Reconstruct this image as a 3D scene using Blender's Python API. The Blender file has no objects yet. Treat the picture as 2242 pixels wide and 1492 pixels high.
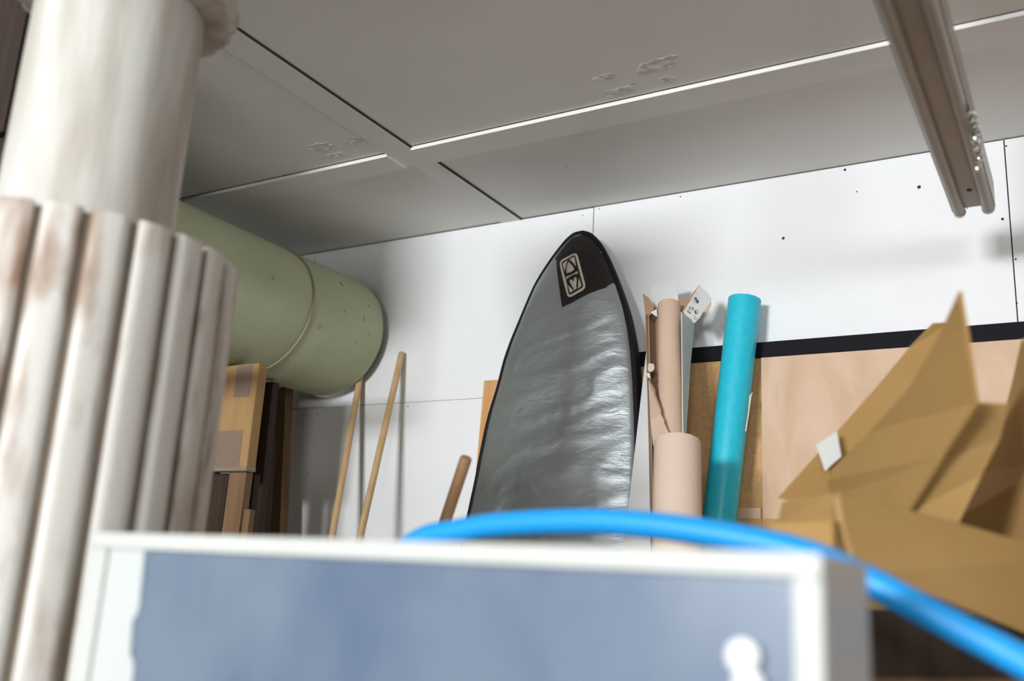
import bpy, bmesh, math, random
from mathutils import Vector, Matrix, noise, geometry
random.seed(7)
S = bpy.context.scene
COL = S.collection

# ------------------------------------------------------------------ camera
W, H = 2242, 1492
CZ = 1.6                                     # camera height
def _dir(px, py, f):
    return Vector((px - W/2, -(py - H/2), -f)).normalized()
V1, V2 = (-2524., 1085.), (2421., 1362.)     # vanishing points of the room's axes
F = math.sqrt(-((V1[0]-W/2)*(V2[0]-W/2) + (V1[1]-H/2)*(V2[1]-H/2)))
AX = -_dir(*V1, F); AY = _dir(*V2, F); AZ = AX.cross(AY)
ROT = Matrix((AX, AY, AZ))                   # camera axes -> room axes
cam = bpy.data.cameras.new('camera'); camo = bpy.data.objects.new('camera', cam); COL.objects.link(camo)
cam.sensor_width = 36; cam.lens = 36*F/W; cam.clip_start = .02
camo.matrix_world = Matrix.Translation((0, 0, CZ)) @ ROT.to_4x4()
cam.dof.use_dof = True; cam.dof.focus_distance = 2.72; cam.dof.aperture_fstop = 1.9
cam.dof.aperture_blades = 0
S.camera = camo
O = Vector((0, 0, CZ))
def ray(px, py): return ROT @ Vector((px - W/2, -(py - H/2), -F)) / F
def P(px, py, d): return O + ray(px, py)*d                     # by depth along the lens axis
def PY(px, py, y): r = ray(px, py); return O + r*(y/r.y)       # by distance from the camera towards the wall
def PF(px, py, fn):                                            # onto a surface y = fn(x, z)
    y = 2.5
    for _ in range(12):
        p = PY(px, py, y); y = fn(p.x, p.z)
    return PY(px, py, y)

# ------------------------------------------------------------------ light
S.view_settings.view_transform = 'Standard'; S.view_settings.look = 'None'
S.view_settings.gamma = 1; S.view_settings.use_curve_mapping = False
S.view_settings.exposure = 0.1
wd = bpy.data.worlds.new('daylight'); S.world = wd; wd.use_nodes = True
wd.node_tree.nodes['Background'].inputs[0].default_value = (.72, .82, 1, 1)
wd.node_tree.nodes['Background'].inputs[1].default_value = .6
def window_light(name, x, z, w, h, power, col):
    l = bpy.data.lights.new(name, 'AREA'); l.shape = 'RECTANGLE'; l.size = w; l.size_y = h
    l.energy = power; l.color = col
    o = bpy.data.objects.new(name, l); COL.objects.link(o)
    o.location = (x, -5.22, z); o.rotation_euler = (math.radians(90), 0, 0)
    return o
WIN = [(-1.2, 2.5, 1.3, .6), (1.85, 2.5, 1.3, .6)]      # two high windows in the wall behind the photographer
window_light('window_daylight', *WIN[0], 440, (.94, .975, 1))
window_light('window_daylight', *WIN[1], 135, (.94, .975, 1))

# ------------------------------------------------------------------ materials
def mat(name, col, rough=.6, metal=0., noise_amt=0., noise_scale=8., col2=None, stretch=(1, 1, 1),
        bump=0., bump_scale=60., spec=.4, wave=None, lo=.35, hi=.65, transl=0.):
    m = bpy.data.materials.new(name); m.use_nodes = True
    nt = m.node_tree; b = nt.nodes['Principled BSDF']
    b.inputs['Roughness'].default_value = rough; b.inputs['Metallic'].default_value = metal
    b.inputs['Specular IOR Level'].default_value = spec
    b.inputs['Base Color'].default_value = (*col, 1)
    tc = nt.nodes.new('ShaderNodeTexCoord'); mp = nt.nodes.new('ShaderNodeMapping')
    mp.inputs['Scale'].default_value = stretch
    nt.links.new(tc.outputs['Object'], mp.inputs['Vector'])
    if col2 is not None:
        n = nt.nodes.new('ShaderNodeTexNoise'); n.inputs['Scale'].default_value = noise_scale
        n.inputs['Detail'].default_value = 6; n.inputs['Distortion'].default_value = noise_amt
        r = nt.nodes.new('ShaderNodeValToRGB')
        r.color_ramp.elements[0].position = lo; r.color_ramp.elements[1].position = hi
        r.color_ramp.elements[0].color = (*col, 1); r.color_ramp.elements[1].color = (*col2, 1)
        nt.links.new(mp.outputs[0], n.inputs['Vector']); nt.links.new(n.outputs['Fac'], r.inputs[0])
        nt.links.new(r.outputs[0], b.inputs['Base Color'])
    if bump or wave:
        bp = nt.nodes.new('ShaderNodeBump'); bp.inputs['Strength'].default_value = max(bump, .01)
        bp.inputs['Distance'].default_value = .004
        if wave:
            n2 = nt.nodes.new('ShaderNodeTexWave'); n2.inputs['Scale'].default_value = wave
            n2.inputs['Distortion'].default_value = 1.5; n2.bands_direction = 'X'
        else:
            n2 = nt.nodes.new('ShaderNodeTexNoise'); n2.inputs['Scale'].default_value = bump_scale
            n2.inputs['Detail'].default_value = 4
        nt.links.new(mp.outputs[0], n2.inputs['Vector']); nt.links.new(n2.outputs['Fac'], bp.inputs['Height'])
        nt.links.new(bp.outputs[0], b.inputs['Normal'])
    return m
M = dict(
    wall=mat('white_wall_paint', (.84, .84, .845), .55, col2=(.88, .88, .885), noise_scale=1.5, bump=.05, bump_scale=120),
    wall_far=mat('grey_block_wall', (.20, .19, .175), .8, col2=(.25, .235, .22), noise_scale=4, bump=.3),
    seam=mat('dark_gap', (.05, .045, .04), .9),
    ceiling=mat('ceiling_paint', (.84, .81, .77), .6, col2=(.88, .855, .82), noise_scale=3, bump=.08, bump_scale=90),
    plaster=mat('chipped_plaster', (.66, .635, .60), .8, col2=(.96, .95, .93), noise_scale=45, bump=.3, lo=.45, hi=.6),
    shade_wood=mat('shade_dark_boarding', (.03, .02, .015), .8, col2=(.05, .032, .022), noise_scale=4, stretch=(6, 6, .6)),  # dark tone stands in for the shade at the left
    floor=mat('concrete', (.15, .145, .13), .8, col2=(.20, .19, .175), noise_scale=3, bump=.2),
    frame=mat('white_gloss_frame', (.56, .565, .535), .45, col2=(.60, .605, .575), noise_scale=6),
    film=mat('white_masking_film', (.56, .58, .57), .5),
    blue_panel=mat('blue_grey_panel', (.095, .135, .215), .35, col2=(.165, .21, .27), noise_scale=7, stretch=(1, 1, .7), lo=.33, hi=.67),
    knob=mat('white_knob', (.9, .9, .9), .3),
    column=mat('distressed_white_paint', (.66, .65, .61), .6, col2=(.40, .35, .28), noise_scale=3.5, stretch=(5, 5, .7), lo=.38, hi=.72, bump=.15, bump_scale=30),
    rib=mat('rubbed_cream_paint', (.70, .67, .62), .5, col2=(.32, .20, .13), noise_scale=5, stretch=(4, 4, 1.1), lo=.50, hi=.70, bump=.15, bump_scale=30),
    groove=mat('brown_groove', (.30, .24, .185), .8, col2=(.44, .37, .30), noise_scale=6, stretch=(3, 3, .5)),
    capital=mat('worn_capital', (.62, .58, .52), .6, col2=(.28, .16, .11), noise_scale=14, lo=.48, hi=.68, bump=.3, bump_scale=30),
    foam=mat('green_foam', (.49, .535, .345), .8, col2=(.54, .57, .38), noise_scale=4, bump=.25, bump_scale=160, spec=.2),
    foam_in=mat('green_foam_edge', (.36, .33, .17), .9),
    rope=mat('pale_cord', (.38, .36, .26), .9, bump=.6, bump_scale=300),
    silver=None,
    black=mat('black_webbing', (.010, .009, .012), .6, spec=.2, bump=.2, bump_scale=400),
    patch=mat('black_ribbed_vinyl', (.018, .015, .014), .42, bump=.5, wave=42),
    cream=mat('cream_print', (.74, .66, .53), .6),
    print_dark=mat('dark_print', (.02, .015, .022), .6),
    dowel=mat('pale_dowel_wood', (.56, .36, .17), .5, col2=(.63, .43, .23), noise_scale=8, stretch=(8, 8, .8)),
    stick=mat('brown_stick_wood', (.43, .25, .12), .5, col2=(.52, .32, .165), noise_scale=8, stretch=(8, 8, .8)),
    plank=mat('brown_planks', (.17, .098, .047), .7, col2=(.24, .14, .07), noise_scale=5, stretch=(7, 7, .5)),
    plank_shade=mat('shade_dark_planks', (.03, .016, .010), .7, col2=(.055, .03, .017), noise_scale=5, stretch=(7, 7, .5)),  # shade on the planks and below the carton put into the colour
    card=mat('corrugated_cardboard', (.43, .255, .09), .75, col2=(.49, .30, .115), noise_scale=3, bump=.1, bump_scale=40, spec=.2),
    card_old=mat('aged_cardboard', (.37, .225, .095), .75, col2=(.43, .27, .12), noise_scale=3, stretch=(9, 9, 1), spec=.2),
    tape=mat('brown_parcel_tape', (.27, .19, .14), .3, spec=.6),
    clear_tape=mat('clear_tape', (.30, .24, .19), .25, spec=.5, bump=.6, bump_scale=40),
    kraft=mat('kraft_paper', (.60, .43, .32), .7, col2=(.63, .46, .345), noise_scale=5, spec=.2),
    kraft_pale=mat('pale_kraft_paper', (.68, .53, .42), .7, col2=(.71, .56, .45), noise_scale=5, spec=.2),
    kraft_in=mat('carton_inside', (.40, .25, .155), .8),
    white_card=mat('white_carton_board', (.74, .74, .73), .6),
    grey_card=mat('grey_carton_board', (.55, .56, .53), .6, col2=(.62, .62, .59), noise_scale=10),
    teal=mat('teal_vinyl', (.018, .50, .66), .34, col2=(.03, .55, .70), noise_scale=60),
    teal_in=mat('vinyl_backing', (.55, .55, .40), .7),
    blackbar=mat('black_edging', (.012, .011, .014), .75, spec=.12),
    hardboard=mat('brown_hardboard', (.62, .35, .15), .8, col2=(.72, .43, .195), noise_scale=90),
    ply=mat('pale_plywood', (.61, .40, .255), .6, col2=(.70, .49, .345), noise_scale=2.2, noise_amt=2.2, stretch=(3.0, 1, .9)),
    ply_orange=mat('orange_plywood', (.60, .31, .11), .6, col2=(.68, .39, .17), noise_scale=4, stretch=(6, 1, .7)),
    board=mat('white_board', (.78, .78, .77), .5),
    pipe=mat('blue_plastic_pipe', (.014, .33, .80), .38, spec=.4),
    rail=mat('taupe_enamelled_steel', (.35, .32, .275), .33, spec=.5, col2=(.39, .36, .315), noise_scale=5),
    chain=mat('zinc_chain', (.75, .77, .75), .25, metal=1.),
    screw=mat('dark_screw_hole', (.03, .025, .02), .7),
    bench=mat('bench_timber', (.20, .13, .075), .7, col2=(.27, .18, .11), noise_scale=4, stretch=(.6, 6, 6)),
    ink=mat('black_ink', (.03, .03, .04), .7), ink_blue=mat('blue_ink', (.05, .08, .25), .7), ink_grey=mat('grey_ink', (.35, .36, .36), .7),
)
def silver_mat():
    m = bpy.data.materials.new('silver_woven_fabric'); m.use_nodes = True
    nt = m.node_tree; b = nt.nodes['Principled BSDF']
    b.inputs['Metallic'].default_value = .80; b.inputs['Roughness'].default_value = .40
    b.inputs['Base Color'].default_value = (.50, .535, .555, 1)
    tc = nt.nodes.new('ShaderNodeTexCoord')
    # fine weave and fine creases as relief only
    mp = nt.nodes.new('ShaderNodeMapping'); mp.inputs['Scale'].default_value = (1, 1, 1)
    nt.links.new(tc.outputs['Object'], mp.inputs[0])
    w1 = nt.nodes.new('ShaderNodeTexWave'); w1.inputs['Scale'].default_value = 110; w1.bands_direction = 'X'
    w2 = nt.nodes.new('ShaderNodeTexWave'); w2.inputs['Scale'].default_value = 110; w2.bands_direction = 'Z'
    ad = nt.nodes.new('ShaderNodeMath'); ad.operation = 'ADD'
    nt.links.new(mp.outputs[0], w1.inputs[0]); nt.links.new(mp.outputs[0], w2.inputs[0])
    nt.links.new(w1.outputs['Fac'], ad.inputs[0]); nt.links.new(w2.outputs['Fac'], ad.inputs[1])
    b1 = nt.nodes.new('ShaderNodeBump'); b1.inputs['Strength'].default_value = .10; b1.inputs['Distance'].default_value = .002
    nt.links.new(ad.outputs[0], b1.inputs['Height'])
    n = nt.nodes.new('ShaderNodeTexNoise'); n.inputs['Scale'].default_value = 26; n.inputs['Detail'].default_value = 6
    n.inputs['Distortion'].default_value = .8
    mp2 = nt.nodes.new('ShaderNodeMapping'); mp2.inputs['Scale'].default_value = (.7, 1, 1.5)
    nt.links.new(tc.outputs['Object'], mp2.inputs[0]); nt.links.new(mp2.outputs[0], n.inputs['Vector'])
    b2 = nt.nodes.new('ShaderNodeBump'); b2.inputs['Strength'].default_value = .30; b2.inputs['Distance'].default_value = .008
    nt.links.new(n.outputs['Fac'], b2.inputs['Height']); nt.links.new(b1.outputs[0], b2.inputs['Normal'])
    nt.links.new(b2.outputs[0], b.inputs['Normal'])
    return m
M['silver'] = silver_mat()

# ------------------------------------------------------------------ helpers
def tag(o, label, cat, group=None):
    o['label'] = label; o['category'] = cat
    if group: o['group'] = group
    return o
def thing(name, loc, label, cat, group=None):
    o = bpy.data.objects.new(name, None); COL.objects.link(o); o.location = loc; o.empty_display_size = .05
    return tag(o, label, cat, group)
def origin_of(o):
    v = Vector((0, 0, 0))
    while o is not None:
        v += Vector(o.location); o = o.parent
    return v
def obj(name, bm, m, parent=None, smooth=False, loc=None):
    """links a bmesh given in room coordinates as one mesh object"""
    base = origin_of(parent) if parent is not None else (Vector(loc) if loc is not None else Vector((0, 0, 0)))
    if parent is None and loc is None and bm.verts:
        lo = Vector([min(v.co[i] for v in bm.verts) for i in range(3)]); hi = Vector([max(v.co[i] for v in bm.verts) for i in range(3)])
        base = Vector(((lo.x+hi.x)/2, (lo.y+hi.y)/2, lo.z))
    for v in bm.verts: v.co -= base
    bmesh.ops.recalc_face_normals(bm, faces=bm.faces)
    me = bpy.data.meshes.new(name); bm.to_mesh(me); bm.free(); me.materials.append(m)
    if smooth:
        me.shade_smooth()
        try: me.set_sharp_from_angle(angle=math.radians(40))
        except Exception: pass
    o = bpy.data.objects.new(name, me); COL.objects.link(o)
    if parent is not None: o.parent = parent
    else: o.location = base
    return o
def box(bm, x0, x1, y0, y1, z0, z1, bev=0.):
    r = bmesh.ops.create_cube(bm, size=1)
    for v in r['verts']:
        v.co = Vector(((x0+x1)/2 + v.co.x*(x1-x0), (y0+y1)/2 + v.co.y*(y1-y0), (z0+z1)/2 + v.co.z*(z1-z0)))
    if bev:
        es = list({e for v in r['verts'] for e in v.link_edges})
        bmesh.ops.bevel(bm, geom=es, offset=bev, segments=2, affect='EDGES', profile=.6)
    return bm
def nb(): return bmesh.new()
def frame_of(d):
    d = d.normalized(); a = Vector((0, 0, 1)) if abs(d.z) < .9 else Vector((1, 0, 0))
    u = d.cross(a).normalized(); v = d.cross(u).normalized()
    return u, v
def tube(bm, pts, rad, n=16, caps=True, closed=False):
    rings = []
    rad = rad if isinstance(rad, (list, tuple)) else [rad]*len(pts)
    prev_u = None; N = len(pts)
    for i, p in enumerate(pts):
        if closed: d = pts[(i+1) % N] - pts[i-1]
        else: d = pts[min(i+1, N-1)] - pts[max(i-1, 0)]
        d = d.normalized()
        if prev_u is None: u, _ = frame_of(d)
        else: u = (prev_u - d*prev_u.dot(d)).normalized()
        prev_u = u; v = d.cross(u)
        rings.append([bm.verts.new(p + (u*math.cos(2*math.pi*k/n) + v*math.sin(2*math.pi*k/n))*rad[i]) for k in range(n)])
    for i in range(N if closed else N-1):
        a, b = rings[i], rings[(i+1) % N]
        for k in range(n): bm.faces.new((a[k], a[(k+1) % n], b[(k+1) % n], b[k]))
    if caps and not closed:
        bm.faces.new(rings[0]); bm.faces.new(list(reversed(rings[-1])))
    return bm
def hollow(bm, a, b, r0, r1, wall, n=40, jag=0.):
    """open roll from a (bottom) to b (top) with a wall thickness"""
    d = (b - a); u, v = frame_of(d)
    def ring(p, r, j=0): return [bm.verts.new(p + (u*math.cos(2*math.pi*k/n)+v*math.sin(2*math.pi*k/n))*r + d.normalized()*(j*math.sin(k*2.3)*math.cos(k*.9))) for k in range(n)]
    A, B = ring(a, r0), ring(b, r1, jag); C, E = ring(b, r1-wall, jag), ring(a, r0-wall)
    for p, q in ((A, B), (B, C), (C, E), (E, A)):
        for k in range(n): bm.faces.new((p[k], p[(k+1) % n], q[(k+1) % n], q[k]))
    return bm
def lathe(bm, cx, cy, prof, n=64, lobes=0, lobe_amp=0.):
    rings = []
    for r, z, *am in prof:
        a = (am[0] if am else 0)
        rings.append([bm.verts.new((cx + (r + a*abs(math.sin(lobes*t/2)))*math.cos(t), cy + (r + a*abs(math.sin(lobes*t/2)))*math.sin(t), z))
                      for t in [2*math.pi*k/n for k in range(n)]])
    for a, b in zip(rings, rings[1:]):
        for k in range(n): bm.faces.new((a[k], a[(k+1) % n], b[(k+1) % n], b[k]))
    bm.faces.new(list(reversed(rings[0]))); bm.faces.new(rings[-1])
    return bm
def sheet(bm, pts, th=.004, away=None):
    """a polygon of points given thickness along its own normal (away from the camera side by default)"""
    n = Vector((0, 0, 0)); N = len(pts)
    for i in range(N): n += (pts[i]-pts[0]).cross(pts[(i+1) % N]-pts[0])
    n.normalize()
    c = sum(pts, Vector())/N
    if n.dot(c - O) < 0: n = -n
    a = [bm.verts.new(p) for p in pts]; b = [bm.verts.new(p + n*th) for p in pts]
    tris = geometry.tessellate_polygon([[p for p in pts]])
    for t in tris:
        try:
            bm.faces.new([a[k] for k in t]); bm.faces.new([b[k] for k in reversed(t)])
        except ValueError: pass
    for i in range(N): bm.faces.new((a[i], a[(i+1) % N], b[(i+1) % N], b[i]))
    return bm
def structure(o): o['kind'] = 'structure'; return o
def smooth_path(ctrl, n=12):
    """Catmull-Rom through the control points"""
    out = []; c = [ctrl[0]*2-ctrl[1]] + list(ctrl) + [ctrl[-1]*2-ctrl[-2]]
    for i in range(1, len(c)-2):
        for k in range(n):
            t = k/n; p0, p1, p2, p3 = c[i-1:i+3]
            out.append(.5*((2*p1) + (p2-p0)*t + (2*p0-5*p1+4*p2-p3)*t*t + (3*p1-p0-3*p2+p3)*t**3))
    out.append(ctrl[-1]); return out

# ------------------------------------------------------------------ the room
XL, XR, YB, YW, ZC = -3.25, 2.6, -5.2, 2.7, 2.84
structure(obj('floor', box(nb(), XL-.2, XR+.2, YB-.2, YW+.2, -.1, 0), M['floor']))
ceil = structure(obj('ceiling', box(nb(), XL-.2, XR+.2, YB-.2, YW+.2, ZC, ZC+.1), M['ceiling']))
wl = structure(obj('wall_left', box(nb(), XL-.15, XL, YB, YW, 0, ZC), M['shade_wood']))
structure(obj('wall_right', box(nb(), XR, XR+.15, YB, YW, 0, ZC), M['wall_far']))
# wall behind the photographer, with two window openings
b = nb(); xs = [XL-.15]
for (wx, wz, ww, wh) in sorted(WIN):
    box(b, xs[-1], wx-ww/2, YB-.15, YB, 0, ZC); box(b, wx-ww/2, wx+ww/2, YB-.15, YB, 0, wz-wh/2); box(b, wx-ww/2, wx+ww/2, YB-.15, YB, wz+wh/2, ZC)
    xs.append(wx+ww/2)
box(b, xs[-1], XR+.15, YB-.15, YB, 0, ZC)
structure(obj('wall_front', b, M['wall_far']))
for i, (wx, wz, ww, wh) in enumerate(WIN):
    b = nb()
    for s in (-1, 1):
        box(b, wx+s*ww/2-.03, wx+s*ww/2+.03, YB, YB+.03, wz-wh/2-.03, wz+wh/2+.03)
        box(b, wx-ww/2+.03, wx+ww/2-.03, YB, YB+.03, wz+s*wh/2-.03, wz+s*wh/2+.03)
    structure(obj('window_%d' % (i+1), b, M['frame']))
# the white panelled wall
wb = structure(obj('wall_back', box(nb(), XL-.15, XR+.15, YW+.012, YW+.15, 0, ZC), M['seam']))
seams = [XL, -2.567, -1.35, -.132, 1.086, XR]
for i, (a, c) in enumerate(zip(seams, seams[1:])):
    g = .0016
    zs = 2.2135
    if i == 1:                        # the horizontal joint shows only left of the board bag
        obj('wall_panel', box(nb(), a+g, c-g, YW, YW+.0119, 0, zs-.0008), M['wall'], wb)
        obj('wall_panel', box(nb(), a+g, c-g, YW+.0004, YW+.0119, zs+.0008, ZC-.004), M['wall'], wb)
    elif i == 0:
        obj('wall_panel', box(nb(), a, c-g, YW, YW+.0119, 0, zs-.002), M['wall'], wb)
        obj('wall_panel', box(nb(), a, c-g, YW, YW+.0119, zs+.002, ZC-.004), M['wall'], wb)
    else:
        obj('wall_panel', box(nb(), a+g, c-g, YW + (.0006 if i == 2 else 0), YW+.0119, 0, ZC-.003), M['wall'], wb)
for (px, py, r) in ((1850, 372, 3), (2012, 410, 4), (1715, 522, 3.2), (2195, 480, 3), (2203, 320, 2), (2224, 568, 2), (1490, 431, 1.6), (1276, 472, 1.6), (1312, 458, 1.6),
                    (694, 907, 2.2), (680, 912, 1.6), (893, 890, 2.2), (674, 1036, 1.8), (690, 569, 1.8), (2226, 664, 2), (1876, 420, 1.5)):
    p = PY(px, py, YW)
    b = nb(); r_ = r/774
    bmesh.ops.create_circle(b, cap_ends=True, segments=9, radius=r_)
    for v in b.verts:
        k = 1 + .35*noise.noise(Vector((v.co.x*400, v.co.y*400, px)))
        v.co = Vector((p.x + v.co.x*k, YW-.0006, p.z + v.co.y*k))
    e = bmesh.ops.extrude_face_region(b, geom=b.faces[:]); [setattr(v, 'co', v.co + Vector((0, .0004, 0))) for v in e['geom'] if isinstance(v, bmesh.types.BMVert)]
    obj('screw_hole', b, M['screw'], wb)
# ceiling cover battens
BT = .012
def batten(x0, x1, y0, y1):
    b = nb(); along_y = x1-x0 < y1-y0; h = .005 if along_y else BT; box(b, x0, x1, y0, y1, ZC-h, ZC-.0002, .0012)
    obj('batten', b, M['ceiling'], ceil)
    c = nb()                                       # the open joint beside it
    if along_y: box(c, x1+.0001, x1+.0055, y0, y1, ZC-.0046, ZC-.0001)
    else: box(c, x0, x1, y0-.003, y0-.0002, ZC-.0012, ZC-.0001)
    obj('joint_gap', c, M['seam'], ceil)
batten(XL, -1.738, 2.084, 2.180); batten(-1.645, XR, 2.078, 2.180)
batten(-1.738, -1.645, -1.0, 2.180)
batten(-1.708, -1.630, 2.1802, YW)
batten(.70, .79, 2.1802, YW)
for (px, py, rx, ry) in ((1356, 200, .035, .022), (1440, 142, .045, .03), (1462, 175, .022, .016), (1325, 168, .028, .012), (1385, 183, .008, .006), (1402, 226, .008, .005),
                         (1240, 365, .006, .006), (1506, 336, .006, .006), (700, 322, .04, .02), (780, 310, .035, .022), (735, 340, .03, .014)):
    r = ray(px, py); p = O + r*((ZC-CZ)/r.z)
    b = nb(); bmesh.ops.create_circle(b, cap_ends=True, segments=26, radius=1)
    for v in b.verts:
        k = 1 + .75*noise.noise(Vector((v.co.x*1.7, v.co.y*1.7, px)))
        v.co = Vector((p.x + v.co.x*rx*k, p.y + v.co.y*ry*k, ZC-.0005))
    e = bmesh.ops.extrude_face_region(b, geom=b.faces[:]); [setattr(v, 'co', v.co + Vector((0, 0, .0004))) for v in e['geom'] if isinstance(v, bmesh.types.BMVert)]
    obj('plaster_patch', b, M['plaster'], ceil)

# ------------------------------------------------------------------ workbench (below the picture) carrying the foreground
bt = thing('workbench', (-.1, 1.18, 0), 'brown timber workbench under the framed blue panel', 'workbench')
obj('bench_top', box(nb(), -1.03, 1.1, .62, 1.75, .95, 1.0, .004), M['bench'], bt)
for x in (-.96, 1.03):
    for y in (.69, 1.68): obj('leg', box(nb(), x-.045, x+.045, y-.045, y+.045, 0, .95), M['bench'], bt)

# framed blue panel (shallow box)
BX0, BX1, BY0, BY1, BZ = -1.018, -.177, .75, .918, 1.638
t = thing('framed_panel_box', (-.6, .83, 1.0), 'shallow white box framing a blue-grey panel, in the foreground', 'panel box')
obj('body', box(nb(), BX0, BX1, BY0+.012, BY1, 1.0, BZ, .003), M['frame'], t)
obj('panel', box(nb(), BX0+.025, BX1-.018, BY0+.0075, BY0+.0118, 1.02, BZ-.014), M['blue_panel'], t)
fr = nb(); box(fr, BX0, BX1, BY0, BY0+.0117, BZ-.0185, BZ, .003); obj('frame_rail', fr, M['frame'], t)
obj('frame_rail', box(nb(), BX0, BX1, BY0, BY0+.0117, 1.0, 1.03, .003), M['frame'], t)
obj('frame_stile', box(nb(), BX1-.0225, BX1, BY0, BY0+.0117, 1.03, BZ-.0185, .003), M['frame'], t)
obj('frame_stile', box(nb(), BX0, BX0+.032, BY0, BY0+.0117, 1.03, BZ-.0185, .003), M['frame'], t)
edge = [PY(px, py, BY0+.006) for px, py in ((318, 1194), (312, 1250), (305, 1325), (301, 1342), (289, 1362), (287, 1400), (284, 1432), (292, 1452), (291, 1475), (286, 1520), (283, 1600))]
pts = [Vector((BX0+.032, BY0+.006, BZ-.0187))] + edge + [Vector((edge[-1].x+.004, BY0+.006, 1.2)), Vector((BX0+.032, BY0+.006, 1.2))]
obj('masking_film', sheet(nb(), pts, .0012), M['film'], t)['label'] = 'torn white film along the left edge of the blue panel'
for (px, py, r) in ((1628, 1437, .0125), (1640, 1500, .0115)):
    p = PY(px, py, BY0)
    b = nb(); tube(b, [Vector((p.x, BY0+.0074, p.z)), Vector((p.x, BY0+.001, p.z)), Vector((p.x, BY0-.004, p.z)), Vector((p.x, BY0-.006, p.z))], [r*.8, r*.8, r, r*.7], 24)
    obj('knob', b, M['knob'], t, True)

# blue pipe arching behind the panel box
PYY = 1.08
ctrl = [Vector((-.90, 1.12, 1.03)), Vector((-.93, 1.10, 1.25)), Vector((-.91, PYY, 1.48)), Vector((-.86, PYY, 1.60))]
for px, py in ((915, 1186), (1000, 1164), (1100, 1149), (1270, 1142), (1400, 1148), (1550, 1167), (1700, 1196), (1800, 1226), (1900, 1272), (2000, 1326), (2100, 1378), (2242, 1452)):
    ctrl.append(PY(px, py, PYY))
ctrl += [Vector((.03, PYY, 1.50)), Vector((.13, PYY, 1.42)), Vector((.24, PYY, 1.28)), Vector((.31, PYY, 1.10)), Vector((.32, PYY, 1.03))]
t = thing('blue_pipe', (-.3, PYY, 1.0), 'bright blue plastic pipe bent into an arch behind the white-framed panel', 'pipe')
path = smooth_path(ctrl, 8)
obj('pipe_run', tube(nb(), path, .0158, 24, caps=False), M['pipe'], t, True)
for i, s in ((0, 1), (-1, -1)):
    d = (path[s] - path[0]).normalized() if i == 0 else (path[-1]-path[-2]).normalized()
    q = path[i]; dd = Vector((0, 0, -1))
    obj('pipe_end', hollow(nb(), q + Vector((0, 0, -.03)), q + Vector((0, 0, .004)), .0175, .0175, .005, 24), M['pipe'], t, True)

# ------------------------------------------------------------------ column
RHO, AZ0 = 1.55, math.radians(56.4)
CX, CY = -RHO*math.sin(AZ0), RHO*math.cos(AZ0)
RF, RS, RC = RHO*math.sin(math.radians(8.62)), RHO*math.sin(math.radians(4.70)), RHO*math.sin(math.radians(6.57))
ZT, ZF = 2.053, 2.475
t = thing('fluted_column', (CX, CY, 0), 'distressed white fluted column with a narrower smooth neck, at the left edge', 'column')
obj('plinth', lathe(nb(), CX, CY, [(RF+.035, 0), (RF+.035, .05), (RF+.02, .07), (RF+.02, .10), (RF-.02, .12)], 64), M['column'], t, True)
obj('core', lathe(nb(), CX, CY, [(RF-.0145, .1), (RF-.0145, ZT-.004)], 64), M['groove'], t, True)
NR = 24
face = math.atan2(-CY, -CX)            # direction from the column to the camera
proto = None
for k in range(NR):
    a0 = face + (k+.5)*2*math.pi/NR; half = math.pi/NR*.81
    b = nb(); secs = []
    zz = [.11, .3, .6, .9, 1.2, 1.5, 1.8, ZT-.03, ZT-.006, ZT-.0015, ZT]
    for z in zz:
        sh = {ZT-.006: .001, ZT-.0015: .004, ZT: .009}.get(z, 0)
        sec = []
        for j in range(9):
            q = -1 + 2*j/8
            r = RF - .0005 - .0055*abs(q)**6 - sh*.35
            sec.append(b.verts.new((CX + r*math.cos(a0+q*half), CY + r*math.sin(a0+q*half), z)))
        for q in (.86, -.86): sec.append(b.verts.new((CX + (RF-.018)*math.cos(a0+q*half), CY + (RF-.018)*math.sin(a0+q*half), z)))
        secs.append(sec)
    for s0, s1 in zip(secs, secs[1:]):
        for j in range(11): b.faces.new((s0[j], s0[(j+1) % 11], s1[(j+1) % 11], s1[j]))
    b.faces.new(secs[0]); b.faces.new(list(reversed(secs[-1])))
    obj('rib', b, M['rib'], t, True)
obj('neck', lathe(nb(), CX, CY, [(RS, ZT-.02), (RS, ZT+.1), (RS, ZF-.03), (RS*.995, ZF+.02)], 72), M['column'], t, True)
prof = [(RS, ZF-.004), (RS+.022, ZF-.005), (RS+.036, ZF, .006), (RC-.010, ZF+.010, .010), (RC-.007, ZF+.03, .010), (RC-.010, ZF+.05, .008), (RC-.022, ZF+.065, .004), (RC-.028, ZF+.075), (RC-.02, ZF+.09),
        (RC+.005, ZF+.12, .008), (RC+.01, ZF+.15, .008), (RC+.015, ZF+.16), (RC+.015, ZF+.19)]
obj('capital', lathe(nb(), CX, CY, prof, 144, 24), M['capital'], t, True)

# ------------------------------------------------------------------ open cardboard carton at the right
def px3(lst): return [P(x, y, d) for x, y, d in lst]
t = thing('open_carton', (-.2, 1.45, 1.601), 'large open brown cardboard carton with raised flaps, at the right edge', 'carton')
P0 = P(1830, 1080, 1.17); u = Vector((.47, .88, 0)).normalized(); w_ = Vector((-.88, .47, 0)).normalized()
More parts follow.
